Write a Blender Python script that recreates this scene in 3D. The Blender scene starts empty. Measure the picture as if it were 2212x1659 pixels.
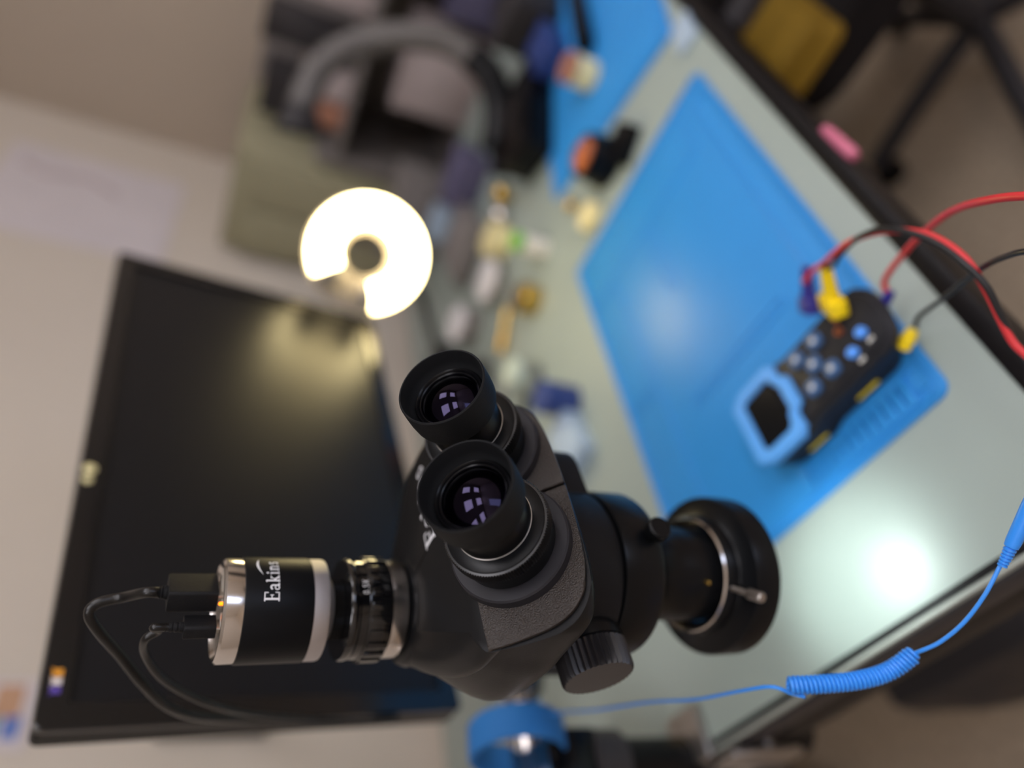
import bpy, bmesh, math, random
from mathutils import Vector, Matrix, noise
random.seed(7)
D = 0.75                                  # desk height above the floor
SC = bpy.context.scene
COL = SC.collection

# ---------------------------------------------------------------- camera
cam = bpy.data.cameras.new('camera'); camo = bpy.data.objects.new('camera', cam); COL.objects.link(camo)
cr = Vector((0.714826, -0.676580, 0.176815))      # the camera is held on its side
cd = Vector((-0.154635, -0.399517, -0.903590))
cf = Vector((0.681991, 0.618568, -0.390208))
mw = Matrix.Identity(4)
for i in range(3):
    mw[i][0] = cd[i]; mw[i][1] = cr[i]; mw[i][2] = -cf[i]
mw.translation = Vector((0, 0, 0.44 + D))
camo.matrix_world = mw
cam.sensor_width = 36; cam.lens = 36 * 1537 / 2212
cam.clip_start = 0.01; cam.clip_end = 30
cam.dof.use_dof = True; cam.dof.focus_distance = 0.312; cam.dof.aperture_fstop = 2.05
SC.camera = camo

# ---------------------------------------------------------------- world, lights, exposure
w = bpy.data.worlds.new('world'); SC.world = w; w.use_nodes = True
w.node_tree.nodes['Background'].inputs[0].default_value = (0.75, 0.72, 0.7, 1)
w.node_tree.nodes['Background'].inputs[1].default_value = 0.15
SC.view_settings.view_transform = 'Standard'; SC.view_settings.look = 'None'
SC.view_settings.gamma = 1; SC.view_settings.use_curve_mapping = False
SC.view_settings.exposure = 0.1
PANEL_STRENGTH = 9.0
LAMP_STRENGTH = 19.0
SPOT_ENERGY = .95

# ---------------------------------------------------------------- materials
def s2l(c):
    return tuple(((v/255)/12.92 if v/255 <= .04045 else (((v/255)+.055)/1.055)**2.4) for v in c)
def mat(name, rgb, rough=.5, metal=0., bump=0., bscale=200., var=0., coat=0., spec=.5, emit=None, es=0., trans=0., ior=1.45, tint=None, vscale=None, croug=.05):
    m = bpy.data.materials.new(name); m.use_nodes = True
    nt = m.node_tree; b = nt.nodes['Principled BSDF']
    c = (*s2l(rgb), 1)
    b.inputs['Base Color'].default_value = c
    b.inputs['Roughness'].default_value = rough; b.inputs['Metallic'].default_value = metal
    b.inputs['Coat Weight'].default_value = coat; b.inputs['Coat Roughness'].default_value = croug
    b.inputs['Specular IOR Level'].default_value = spec
    b.inputs['Transmission Weight'].default_value = trans; b.inputs['IOR'].default_value = ior
    if tint: b.inputs['Specular Tint'].default_value = (*tint, 1)
    if emit: b.inputs['Emission Color'].default_value = (*s2l(emit), 1); b.inputs['Emission Strength'].default_value = es
    tc = nt.nodes.new('ShaderNodeTexCoord')
    if var:
        n = nt.nodes.new('ShaderNodeTexNoise'); n.inputs['Scale'].default_value = vscale or bscale/6; n.inputs['Detail'].default_value = 4
        nt.links.new(tc.outputs['Object'], n.inputs['Vector'])
        r = nt.nodes.new('ShaderNodeMapRange'); r.inputs['From Min'].default_value = .3; r.inputs['From Max'].default_value = .7
        r.inputs['To Min'].default_value = 1-var; r.inputs['To Max'].default_value = 1+var
        nt.links.new(n.outputs[0], r.inputs['Value'])
        mx = nt.nodes.new('ShaderNodeVectorMath'); mx.operation = 'SCALE'; mx.inputs[0].default_value = c[:3]
        nt.links.new(r.outputs[0], mx.inputs['Scale']); nt.links.new(mx.outputs[0], b.inputs['Base Color'])
    if bump:
        n = nt.nodes.new('ShaderNodeTexNoise'); n.inputs['Scale'].default_value = bscale; n.inputs['Detail'].default_value = 2
        nt.links.new(tc.outputs['Object'], n.inputs['Vector'])
        bp = nt.nodes.new('ShaderNodeBump'); bp.inputs['Strength'].default_value = bump; bp.inputs['Distance'].default_value = .0006
        nt.links.new(n.outputs[0], bp.inputs['Height']); nt.links.new(bp.outputs[0], b.inputs['Normal'])
    return m
M_HEAD = mat('head_paint', (19,19,20), .38, bump=.12, bscale=2600, spec=.22)
M_PLATE = mat('grained_paint', (44,37,32), .30, bump=1.0, bscale=1700, spec=.6, var=.35, vscale=1900)
M_HOUSE = mat('housing_paint', (22,22,23), .35, bump=.15, bscale=2500, spec=.22)
M_RUB = mat('rubber', (22,23,25), .62, bump=.15, bscale=1800, spec=.22)
M_SATIN = mat('satin_black', (13,14,16), .3, bump=.05, bscale=2500, spec=.22)
M_FLAT = mat('flat_black', (18,19,22), .5, spec=.22)
M_DEEP = mat('deep_black', (10,10,12), .25, spec=.22)
M_GLOSS = mat('gloss_black', (9,9,11), .12, coat=.6)
M_FLANGE = mat('grey_flange', (38,37,41), .5, spec=.3)
M_KNURL = mat('milled_black', (20,21,24), .34, spec=.7)
M_GRIP = mat('ribbed_grip', (28,26,28), .36, spec=.6)
M_CHROME = mat('polished_steel', (222,216,212), .16, 1.)
M_BRUSH = mat('bead_blasted_aluminium', (196,193,196), .42, 1., bump=.5, bscale=2500)
M_STEEL = mat('dull_steel', (170,165,160), .35, 1.)
M_CAMBLK = mat('camera_anodise', (15,16,19), .42, .3, bump=.1, bscale=2000, spec=.22)
M_PRINT = mat('white_print', (225,225,228), .5)
M_PLUG = mat('plug_plastic', (17,17,19), .5, bump=.5, bscale=2200, spec=.22)
M_CORD = mat('cord_black', (16,15,15), .28)
M_LENS = mat('coated_lens', (30,27,40), .02, 1.)
M_GLASSRIM = mat('lens_rim', (60,60,66), .2, .6)
M_LED = mat('indicator_led', (255,150,20), .4, emit=(255,120,10), es=2.5)
M_WHITELED = mat('led_emitter', (255,255,255), .4, emit=(235,255,250), es=5)
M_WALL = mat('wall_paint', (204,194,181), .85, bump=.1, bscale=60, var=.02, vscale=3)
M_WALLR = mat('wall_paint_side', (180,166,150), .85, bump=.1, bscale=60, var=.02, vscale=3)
M_CEIL = mat('ceiling_paint', (215,212,206), .9)
M_FLOOR = mat('carpet', (165,148,128), .95, bump=.8, bscale=260, var=.16, vscale=70)
M_DESK = mat('desk_laminate', (148,160,154), .34, bump=.03, bscale=400, var=.015, vscale=8)
M_EDGE = mat('desk_edge', (17,15,17), .4, bump=.2, bscale=500, spec=.22)
M_EDGEG = mat('desk_edge_light', (150,155,148), .35)
M_MAT = mat('silicone_blue', (46,138,210), .42, bump=.08, bscale=500, var=.02, vscale=20)
M_BEZEL = mat('monitor_bezel', (12,13,16), .18, coat=.3)
M_SCREEN = mat('monitor_screen', (17,18,22), .36, spec=.35)
M_LAMP = mat('lamp_tube', (255,250,235), .4, emit=(255,232,168), es=LAMP_STRENGTH)
M_WHITEP = mat('white_plastic', (225,222,215), .4)
M_GREYP = mat('grey_plastic', (124,118,116), .45)
M_DGREY = mat('dark_grey_plastic', (52,50,52), .4, spec=.22)
M_OLIVE = mat('olive_panel', (150,145,118), .7, var=.04, vscale=6)
M_METER = mat('meter_shell', (36,36,40), .42, bump=.2, bscale=1200, spec=.22)
M_METERB = mat('meter_bezel_blue', (92,165,240), .35)
M_BTN = mat('button_blue', (60,95,140), .45)
M_BTNW = mat('button_mark', (205,205,200), .5)
M_BTNB = mat('button_bright_blue', (90,160,255), .4)
M_YEL = mat('yellow_plug', (244,212,20), .38)
M_NAVY = mat('navy_plug', (44,42,130), .38)
M_RED = mat('red_lead', (206,50,54), .4)
M_BLKLEAD = mat('black_lead', (30,30,32), .4)
M_STRAP = mat('strap_blue', (36,110,180), .75, bump=.6, bscale=900)
M_CORDB = mat('cord_blue', (52,140,235), .35)
M_PINK = mat('pink_marker', (200,110,135), .45)
M_PAPER = mat('paper', (206,198,200), .8, var=.03, vscale=12)
M_TAN = mat('tan_board', (170,146,112), .8)
M_BRASS = mat('brass', (205,170,90), .18, 1.)
M_COPPER = mat('copper', (200,120,84), .35, .9, bump=1., bscale=300)
M_BLUED = mat('navy_plastic', (44,62,120), .4)
M_GREEN = mat('green_plastic', (110,180,70), .35)
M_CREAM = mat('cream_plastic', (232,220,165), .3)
M_PALE = mat('pale_blue_plastic', (165,185,205), .35)
M_GLINTLID = mat('glint_pale_lid', (228,225,228), .3)  # paled so the lids read as blurred bright highlights
M_GLINTJAR = mat('glint_jar_lid', (190,205,195), .25)  # lid colour stands in for a blurred highlight disc
M_CHAIR = mat('chair_fabric', (24,21,22), .85, bump=.5, bscale=400, spec=.22)
M_YCLOTH = mat('yellow_cloth', (128,98,12), .8)
M_PURPLE = mat('plum_plastic', (88,84,112), .5)
M_ORANGE = mat('rust_plastic', (160,110,88), .5)
M_PINKG = mat('pale_pink_card', (185,172,172), .7)
M_PANEL = mat('ceiling_panel', (255,255,255), .5, emit=(252,249,255), es=PANEL_STRENGTH)
M_GLASS = mat('clear_glass', (240,248,250), .04, trans=.9, ior=1.45)
M_SOCK = mat('plug_metal', (196,192,184), .28, 1.)

# ---------------------------------------------------------------- helpers
def tag(o, label=None, cat=None, group=None, kind=None):
    if label: o['label'] = label
    if cat: o['category'] = cat
    if group: o['group'] = group
    if kind: o['kind'] = kind
    return o
def build(name, bm, m, parent=None, mtx=None, sharp=35, smooth=True):
    me = bpy.data.meshes.new(name)
    bmesh.ops.recalc_face_normals(bm, faces=bm.faces)
    bm.to_mesh(me); bm.free()
    if smooth:
        me.polygons.foreach_set('use_smooth', [True]*len(me.polygons))
        me.set_sharp_from_angle(angle=math.radians(sharp))
    ms = m if isinstance(m, (list, tuple)) else [m]
    for x in ms: me.materials.append(x)
    o = bpy.data.objects.new(name, me); COL.objects.link(o)
    if parent: o.parent = parent
    if mtx is not None: o.matrix_local = mtx
    return o
def empty(name, mtx, label, cat, group=None):
    o = bpy.data.objects.new(name, None); COL.objects.link(o)
    o.empty_display_size = .02
    o.matrix_world = mtx if isinstance(mtx, Matrix) else Matrix.Translation(Vector(mtx))
    return tag(o, label, cat, group)
def add_lathe(bm, prof, seg=96, mtx=None, closed=True, teeth=None):
    """prof: list of (r, z); teeth: dict ring index -> depth for a milled edge"""
    rings = []
    for k, (r, z) in enumerate(prof):
        if r < 1e-6: rings.append([bm.verts.new((0, 0, z))]); continue
        ring = []
        for i in range(seg):
            a = 2*math.pi*i/seg
            rr = r - (teeth[k] if teeth and k in teeth and i % 2 else 0)
            ring.append(bm.verts.new((rr*math.cos(a), rr*math.sin(a), z)))
        rings.append(ring)
    pairs = list(zip(rings, rings[1:]))
    if closed and len(rings[0]) > 1 and len(rings[-1]) > 1: pairs.append((rings[-1], rings[0]))
    for A, B in pairs:
        if len(A) == 1 and len(B) == 1: continue
        for i in range(seg):
            j = (i+1) % seg
            if len(A) == 1: bm.faces.new((A[0], B[j], B[i]))
            elif len(B) == 1: bm.faces.new((A[i], A[j], B[0]))
            else: bm.faces.new((A[i], A[j], B[j], B[i]))
    if mtx is not None:
        vs = [v for R_ in rings for v in R_]
        bmesh.ops.transform(bm, matrix=mtx, verts=vs)
    return bm
def lathe(prof, seg=96, mtx=None, closed=False, teeth=None):
    return add_lathe(bmesh.new(), prof, seg, mtx, closed, teeth)
def add_box(bm, size, loc=(0,0,0), rot=None, bev=0., seg=2):
    r = bmesh.ops.create_cube(bm, size=1)
    vs = r['verts']
    M_ = Matrix.Translation(Vector(loc)) @ (rot.to_4x4() if rot is not None else Matrix.Identity(4)) @ Matrix.Diagonal((*size, 1))
    bmesh.ops.transform(bm, matrix=M_, verts=vs)
    if bev:
        es = list({e for v in vs for e in v.link_edges})
        bmesh.ops.bevel(bm, geom=es, offset=bev, segments=seg, profile=.5, affect='EDGES')
    return bm
def box(size, loc=(0,0,0), rot=None, bev=0., seg=2):
    return add_box(bmesh.new(), size, loc, rot, bev, seg)
def prism(pts, z0, z1, bev=0., mtx=None, seg=2):
    bm = bmesh.new()
    lo = [bm.verts.new((x, y, z0)) for x, y in pts]; hi = [bm.verts.new((x, y, z1)) for x, y in pts]
    n = len(pts)
    ft = bm.faces.new(hi); fb = bm.faces.new(lo[::-1])
    for i in range(n): bm.faces.new((lo[i], lo[(i+1) % n], hi[(i+1) % n], hi[i]))
    if bev: bmesh.ops.bevel(bm, geom=list(ft.edges), offset=bev, segments=seg, profile=.5, affect='EDGES')
    if mtx is not None: bmesh.ops.transform(bm, matrix=mtx, verts=bm.verts)
    return bm
def rrect(w_, h_, r, n=6, cx=0, cy=0):
    out = []
    for sx, sy, a0 in ((1,1,0),(-1,1,90),(-1,-1,180),(1,-1,270)):
        for k in range(n+1):
            a = math.radians(a0 + 90*k/n)
            out.append((cx+sx*(w_/2-r)+r*math.cos(a), cy+sy*(h_/2-r)+r*math.sin(a)))
    return out
def catmull(pts, n=12):
    P = [Vector(p) for p in pts]; P = [P[0]*2-P[1]] + P + [P[-1]*2-P[-2]]
    out = []
    for i in range(1, len(P)-2):
        for k in range(n):
            t = k/n; a, b, c, d = P[i-1], P[i], P[i+1], P[i+2]
            out.append(.5*((2*b)+(c-a)*t+(2*a-5*b+4*c-d)*t*t+(3*b-a-3*c+d)*t**3))
    out.append(P[-2]); return out
def add_tube(bm, path, rad, seg=12, cap=True):
    path = [Vector(p) for p in path]; n = len(path)
    rr = rad if isinstance(rad, (list, tuple)) else [rad]*n
    T = [(path[min(i+1, n-1)]-path[max(i-1, 0)]).normalized() for i in range(n)]
    N = T[0].orthogonal().normalized(); rings = []
    for i in range(n):
        N = (N - T[i]*N.dot(T[i])).normalized(); B = T[i].cross(N)
        rings.append([bm.verts.new(path[i]+rr[i]*(math.cos(2*math.pi*k/seg)*N+math.sin(2*math.pi*k/seg)*B)) for k in range(seg)])
    for A, Bq in zip(rings, rings[1:]):
        for i in range(seg): bm.faces.new((A[i], A[(i+1) % seg], Bq[(i+1) % seg], Bq[i]))
    if cap: bm.faces.new(rings[0][::-1]); bm.faces.new(rings[-1])
    return bm
def tube(path, rad, seg=12, smoothn=10, cap=True):
    return add_tube(bmesh.new(), catmull(path, smoothn) if smoothn else path, rad, seg, cap)
def frame_from(zaxis, origin, xhint=(1,0,0)):
    z = Vector(zaxis).normalized(); x = Vector(xhint); x = (x-z*x.dot(z)).normalized(); y = z.cross(x)
    m = Matrix.Identity(4)
    for i in range(3): m[i][0] = x[i]; m[i][1] = y[i]; m[i][2] = z[i]
    m.translation = Vector(origin); return m
def T3(x, y, z): return Matrix.Translation((x, y, z))
# lettering drawn with strokes: each glyph is a list of quads / polylines in a box 0..w by 0..1
def stroke(pts, wd):
    """flat ribbon outline quads along a polyline"""
    q = []
    P = [Vector((a, b)) for a, b in pts]
    for i, (a, b) in enumerate(zip(P, P[1:])):
        d = (b-a).normalized(); n = Vector((-d.y, d.x))*wd/2; e = d*wd*.3
        q.append([a-e-n, b+e-n, b+e+n, a-e+n])
    return q
def arcp(cx, cy, rx, ry, a0, a1, n=10):
    return [(cx+rx*math.cos(math.radians(a0+(a1-a0)*k/n)), cy+ry*math.sin(math.radians(a0+(a1-a0)*k/n))) for k in range(n+1)]
SERIF = {
 'E': (.72, [([(.16,.03),(.16,.97)],.15), ([(.0,.03),(.66,.03)],.07), ([(.0,.97),(.66,.97)],.07), ([(.16,.5),(.46,.5)],.07), ([(.65,.04),(.67,.26)],.07), ([(.65,.96),(.65,.76)],.07), ([(.46,.40),(.46,.60)],.06)]),
 'a': (.58, [(arcp(.26,.47,.17,.17,150,10,8)+[(.42,.40),(.42,.06),(.54,.05)],.12), (arcp(.24,.18,.17,.15,60,340,12),.08)]),
 'k': (.62, [([(.14,.02),(.14,.98)],.13), ([(.0,.03),(.28,.03)],.06), ([(.02,.97),(.14,.97)],.06), ([(.18,.28),(.46,.62)],.07), ([(.26,.36),(.50,.03)],.12), ([(.34,.63),(.58,.63)],.06), ([(.38,.03),(.62,.03)],.06)]),
 'i': (.32, [([(.16,.03),(.16,.62)],.13), ([(.02,.03),(.30,.03)],.06), ([(.03,.61),(.16,.61)],.06), ([(.16,.82),(.16,.90)],.14)]),
 'n': (.66, [([(.14,.03),(.14,.62)],.13), ([(.0,.03),(.27,.03)],.06), ([(.03,.61),(.14,.61)],.06), (arcp(.32,.42,.18,.19,150,0,8)+[(.50,.03)],.11), ([(.38,.03),(.64,.03)],.06)]),
 's': (.48, [(arcp(.24,.48,.14,.14,30,260,9)+arcp(.24,.18,.15,.15,85,-150,9),.10)]),
}
SANS = {
 '0': (.62, [(arcp(.27,.5,.2,.45,0,360,18),.09)]),
 '.': (.26, [([(.1,.02),(.1,.10)],.11)]),
 '5': (.62, [([(.45,.95),(.12,.95),(.09,.55)]+arcp(.25,.31,.22,.27,110,-140,12),.09)]),
 'X': (.66, [([(.04,.02),(.54,.98)],.09), ([(.54,.02),(.04,.98)],.09)]),
}
def text_quads(s, font, h, track=.06):
    x = 0; out = []
    for ch in s:
        wd, st = font[ch]
        for pts, t in st:
            for q in stroke(pts, t): out.append([((p.x+x)*h, p.y*h) for p in q])
        x += wd+track
    return out, x*h
def map_quads(quads, f, sub=1):
    bm = bmesh.new()
    for q in quads: bm.faces.new([bm.verts.new(f(x, y)) for x, y in q])
    return bm

# ================================================================ STRUCTURE
def shell(name, size, loc, m):
    return tag(build(name, box(size, loc), m, smooth=False), kind='structure')
X0, X1, Y0, Y1, H = -1.6, 2.05, -1.9, 1.2, 2.6
shell('floor', (X1-X0+.2, Y1-Y0+.2, .1), ((X0+X1)/2, (Y0+Y1)/2, -.05), M_FLOOR)
shell('ceiling', (X1-X0+.2, Y1-Y0+.2, .1), ((X0+X1)/2, (Y0+Y1)/2, H+.05), M_CEIL)
shell('wall_back', (X1-X0+.2, .1, H), ((X0+X1)/2, Y1+.05, H/2), M_WALL)
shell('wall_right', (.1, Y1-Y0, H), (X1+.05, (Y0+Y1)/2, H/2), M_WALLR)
shell('wall_left', (.1, Y1-Y0, H), (X0-.05, (Y0+Y1)/2, H/2), M_WALL)
shell('wall_front', (X1-X0+.2, .1, H), ((X0+X1)/2, Y0-.05, H/2), M_WALL)
shell('baseboard_back', (X1-X0, .015, .09), ((X0+X1)/2, Y1-.0075, .045), M_GREYP)
M_STREAKG = mat('streak_glow_glass', (235,240,250), .2, emit=(205,222,255), es=3.2)
dr = empty('added_door_1', (.02, Y0, 0), None, None); dr['kind'] = 'structure'  # unseen glowing door, added to put a white streak on the steel
build('added_glow_pane', box((.46,.01,1.75), (0,.012,1.05)), M_STREAKG, dr)
for x, w_ in ((-.28,.1), (.28,.1)): build('added_door_frame', box((w_,.04,2.05), (x,.02,1.025), bev=.003), M_WHITEP, dr)
for z, h_ in ((.09,.17), (1.98,.12)): build('added_door_frame', box((.46,.04,h_), (0,.02,z), bev=.003), M_WHITEP, dr)
build('added_door_handle', box((.02,.05,.14), (.26,.06,1.02), bev=.004), M_STEEL, dr)
for i, (x, y) in enumerate([(-1.0,-.4), (.2,-.5), (1.4,-.4), (-1.0,-1.4), (.2,-1.5), (1.4,-1.4)]):
    L = empty('ceiling_light', (x, y, H), 'square ceiling light panel overhead, outside the picture', 'ceiling light', 'ceiling light panels')
    build('frame', box((.62,.62,.012), (0,0,-.006), bev=.003), M_WHITEP, L)
    build('diffuser', box((.56,.56,.004), (0,0,-.0145)), M_PANEL, L)

# ================================================================ DESK
DX0, DX1, DY0, DY1 = .165, 1.58, .142, 1.12
desk = empty('workbench', (DX0, DY0, 0), 'long workbench with grey-green laminate top and black edging', 'workbench')
build('tabletop', box((DX1-DX0, DY1-DY0, .03), ((DX1-DX0)/2, (DY1-DY0)/2, D-.015), bev=.0015), M_DESK, desk)
tag(build('edge_trim', box((DX1-DX0+.012, .016, .034), ((DX1-DX0)/2, -.007, D-.0153), bev=.002), M_EDGE, desk), 'thick black edging strip along the front')
bm = box((.0050, DY1-DY0, .033), (.0010, (DY1-DY0)/2, D-.0155), bev=.001)
tag(build('edge_trim', bm, M_EDGE, desk), 'thin black edging line along the left end')
tag(build('edge_trim', box((.0035, DY1-DY0, .006), (-.0032, (DY1-DY0)/2, D-.0035), bev=.001), M_EDGEG, desk), 'pale strip outside the black line')
tag(build('edge_trim', box((.0050, DY1-DY0, .026), (-.0040, (DY1-DY0)/2, D-.0200), bev=.001), M_DGREY, desk), 'dark grey face below the pale strip')
build('apron', box((.012, DY1-DY0-.04, .05), (.004, (DY1-DY0)/2, D-.055), bev=.001), M_EDGE, desk)
for x in (.08, DX1-DX0-.08):
    for y in (.09, DY1-DY0-.06):
        build('leg', box((.05,.05,D-.03), (x, y, (D-.03)/2), bev=.004), M_EDGE, desk)

# blue silicone mats
def silicone_mat(mtx, W, Hh, label, full):
    r = empty('silicone_mat', mtx, label, 'mat')
    build('mat_sheet', prism(rrect(W, Hh, .010, 6, W/2, Hh/2), 0, .003, .001), M_MAT, r)
    bm = bmesh.new()                                        # raised border
    for rr, inset in ((.0016, .003), (.0011, .0075)):
        P = [(x, y, .0034) for x, y in rrect(W-2*inset, Hh-2*inset, .008, 6, W/2, Hh/2)]
        P.append(P[0]); P.append(P[1]); add_tube(bm, P, rr, 8, cap=True)
    build('border', bm, M_MAT, r)
    if full:
        for x0, x1, y0, y1 in full:
            bm = bmesh.new(); P = [(x, y, .0034) for x, y in rrect(x1-x0, y1-y0, .004, 4, (x0+x1)/2, (y0+y1)/2)]
            P.append(P[0]); P.append(P[1]); add_tube(bm, P, .0011, 8); build('tray_rim', bm, M_MAT, r)
    return r
MX, MY = .268, .173
m1 = silicone_mat(T3(MX, MY, D), .499, .296, 'large blue silicone repair mat on the bench, under the battery tester',
    [(.006,.030,.008,.128), (.034,.46,.006,.030), (.034,.22,.236,.288), (.23,.40,.236,.288), (.41,.49,.05,.288), (.16,.17,.06,.20), (.30,.40,.150,.165)])
for k in range(13):
    build('rib', box((.0190, .0060, .0040), (.0180, .024+k*.0085, .0046), bev=.0005), M_MAT, m1)
for x in (.0075, .0290): build('rail', box((.0030, .112, .0040), (x, .075, .0046), bev=.0005), M_MAT, m1)
build('rib', box((.0022, .011, .0022), (.013, .013, .0038), bev=.0006), M_MAT, m1)
m2 = silicone_mat(T3(.866, .168, D) @ Matrix.Rotation(math.radians(-13), 4, 'Z'), .42, .30, 'second blue silicone mat at the right end of the bench, under black tools', [(.02,.10,.02,.28), (.12,.40,.2,.28)])

# ================================================================ MONITOR
Rm = ((.99199,.0928,-.08575),(.07243,.13849,.98771),(.10354,-.98601,.13066))   # columns: right, down, away
mm = Matrix.Identity(4)
for i in range(3): mm[i][0] = Rm[i][0]; mm[i][1] = -Rm[i][1]; mm[i][2] = -Rm[i][2]
mm.translation = Vector((.47407, .58304, .37435+D))
mon = empty('monitor', mm, 'black flat monitor on an arm, its dark screen behind the microscope camera', 'monitor')
MWd, MHt = .54, .3105
bm = prism(rrect(MWd, MHt, .006), -.016, 0, .0015); build('back_shell', bm, M_DEEP, mon)
bz = .0175
def frame_bm(W, Hh, w1, z0, z1):
    bm = bmesh.new(); o_ = rrect(W, Hh, .006, 4); i_ = rrect(W-2*w1, Hh-2*w1, .001, 4)
    n = len(o_); V = [[bm.verts.new((x, y, z)) for x, y in P] for P, z in ((o_, z0), (o_, z1-.001), ([(x*.9965, y*.994) for x, y in o_], z1), (i_, z1), (i_, z0))]
    for A, B in zip(V, V[1:]+V[:1]):
        for k in range(n): bm.faces.new((A[k], A[(k+1) % n], B[(k+1) % n], B[k]))
    return bm
build('bezel', frame_bm(MWd, MHt, bz, .0, .006), M_BEZEL, mon)
build('screen', box((MWd-2*bz+.001, MHt-2*bz+.001, .002), (0, 0, .0015)), M_SCREEN, mon)
build('rear_bulge', prism(rrect(.34, .2, .02), -.045, -.016, .004), M_DGREY, mon)
build('arm_mount', lathe([(0,-.09),(.04,-.09),(.04,-.045),(0,-.045)], 32), M_DGREY, mon)
# small three-bird badge, top left of the bezel
bd = {'purple':(.0,(90,70,160)), 'white':(.006,(225,215,210)), 'orange':(.012,(235,160,50))}
for nm, (dx, cc) in bd.items():
    bm = bmesh.new(); x = -MWd/2+.026+dx; y = MHt/2-.0088
    for q in ([(-.0026,-.003),(.0026,-.003),(.0018,.002),(0,.0035),(-.0022,.002)], [(-.004,.0038),(-.001,.002),(-.0018,.0005)], [(.0035,.0042),(.0004,.002),(.0022,.001)]):
        bm.faces.new([bm.verts.new((x+a, y+b, .0062)) for a, b in q])
    tag(build('badge', bm, mat('badge_'+nm, cc, .4), mon), nm+' bird of the badge')
for px, py, rr in ((.0, .147, .0062), (-.018, .1475, .0045)):
    pass
dots = [(-.055, .1478, .0050), (-.0665, .1482, .0038)]  # pale dots painted where the lamp glints on the glossy bezel
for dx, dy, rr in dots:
    tag(build('lamp_glint', lathe([(0,.0078),(rr*.6,.0074),(rr,.0062),(rr,.006),(0,.006)], 24, T3(dx, dy, 0)), M_CREAM, mon), 'round pale yellow dot painted as a lamp glint on the top bezel')
# monitor arm to the wall
pv = mm @ Vector((0, 0, -.09))
arm = empty('wall_bracket', (pv.x, Y1, D+.2), 'black wall arm holding the monitor from behind', 'bracket')
inv = arm.matrix_world.inverted()
build('wall_plate', box((.1,.02,.16), (0,-.01,.14), bev=.004), M_DGREY, arm)
build('arm_tube', tube([inv@pv, inv@Vector((pv.x+.05, .85, pv.z+.0)), inv@Vector((pv.x, Y1-.02, pv.z-.02))], .018, 12), M_DGREY, arm)

# ================================================================ RING LAMP (circular tube work lamp)
lc = Vector((.785, .536, .277+D))
n_ = (Vector((0, 0, .44+D))-lc).normalized()
n_ = (n_ + Vector((.18, .05, -.12))).normalized()
lm = frame_from(n_, lc, (0,0,1))          # local x ~ up, local y = z cross x
lamp = empty('ring_lamp', lm, 'glowing circular tube lamp with an open gap, beside the monitor', 'lamp')
def lamp_dir(v):
    q = lm.inverted() @ v; return math.degrees(math.atan2(q.y, q.x))
gap = lamp_dir(Vector((.747, .593, .302+D)))
R0 = .0560
path = []; rad = []
for k in range(61):
    a = math.radians(gap+36+(288)*k/60)
    path.append((R0*math.cos(a), R0*math.sin(a), 0)); rad.append(.0190)
build('glowing_tube', tube(path, rad, 20, 0), M_LAMP, lamp)
for s in (32, -32):
    a = math.radians(gap+s); t_ = Vector((-math.sin(a), math.cos(a), 0))*(1 if s < 0 else -1)
    c_ = Vector((R0*math.cos(a), R0*math.sin(a), 0))
    build('end_cap', lathe([(0,-.004),(.018,-.004),(.020,0),(.018,.008),(.008,.014),(0,.014)], 24, frame_from(t_, c_)), M_GREYP, lamp)
build('reflector', lathe([(.030,-.024),(.078,-.020),(.079,-.026),(.03,-.03)], 64, closed=True), M_GREYP, lamp)
li = lm.inverted()
build('arm', tube([li@Vector((.79,.56,.215+D)), li@Vector((.83,.62,.17+D)), li@Vector((.86,.74,.10+D)), li@Vector((.86,.80,.018+D))], .007, 10), M_DGREY, lamp)
build('base', lathe([(0,-.0),(.05,0),(.05,.012),(.044,.018),(0,.018)], 40, li @ T3(.86,.80,D)), M_DGREY, lamp)

# ================================================================ MICROSCOPE  (own frame: x to the operator, z up the optical axis)
Rs = ((.024546,.996631,-.078259),(-.999573,.023228,-.017706),(-.015829,.078661,.996776))
sm = Matrix.Identity(4)
for i in range(3):
    for j in range(3): sm[i][j] = Rs[i][j]
sm.translation = Vector((.18268, .34564, .36593+D))
scope = empty('stereo_microscope', sm @ T3(.0493,-.0061,-.212), 'black stereo microscope with two angled eyepieces, held over the bench', 'microscope')
LS = T3(-.0493,.0061,.212)                # scope frame -> empty frame
al = .8004; EX = Vector((math.sin(al), 0, math.cos(al))); DN = Vector((math.cos(al), 0, -math.sin(al)))
CUP = Vector((.1393, .0043, -.0206)); FP = CUP - EX*.060

# plan outline of the head as a closed curve
key = [(-.030,.000),(-.024,-.017),(-.004,-.032),(.020,-.047),(.044,-.0585),(.064,-.0640),(.080,-.0651),(.096,-.0655),(.103,-.0648),(.1088,-.0618),(.1140,-.0548),(.1170,-.045),(.1185,-.033),(.1195,-.012),
       (.1195,.012),(.1188,.031),(.1165,.0435),(.1120,.0530),(.1045,.0590),(.094,.0618),(.078,.0645),(.055,.0680),(.030,.064),(.004,.046),(-.014,.032),(-.026,.017)]
def closed_curve(key, n=8):
    P = [Vector((*k, 0)) for k in key]; N = len(P); out = []
    for i in range(N):
        a, b, c, d = P[i-1], P[i], P[(i+1) % N], P[(i+2) % N]
        for k in range(n):
            t = k/n; q = .5*((2*b)+(c-a)*t+(2*a-5*b+4*c-d)*t*t+(3*b-a-3*c+d)*t**3); out.append((q.x, q.y))
    return out
PL = closed_curve(key)
CX, CY = .048, .003
PLr = [(math.atan2(y-CY, x-CX), math.hypot(x-CX, y-CY)) for x, y in PL]
BX, BY, BR = .0493-.003, -.0061, .0470
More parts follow.
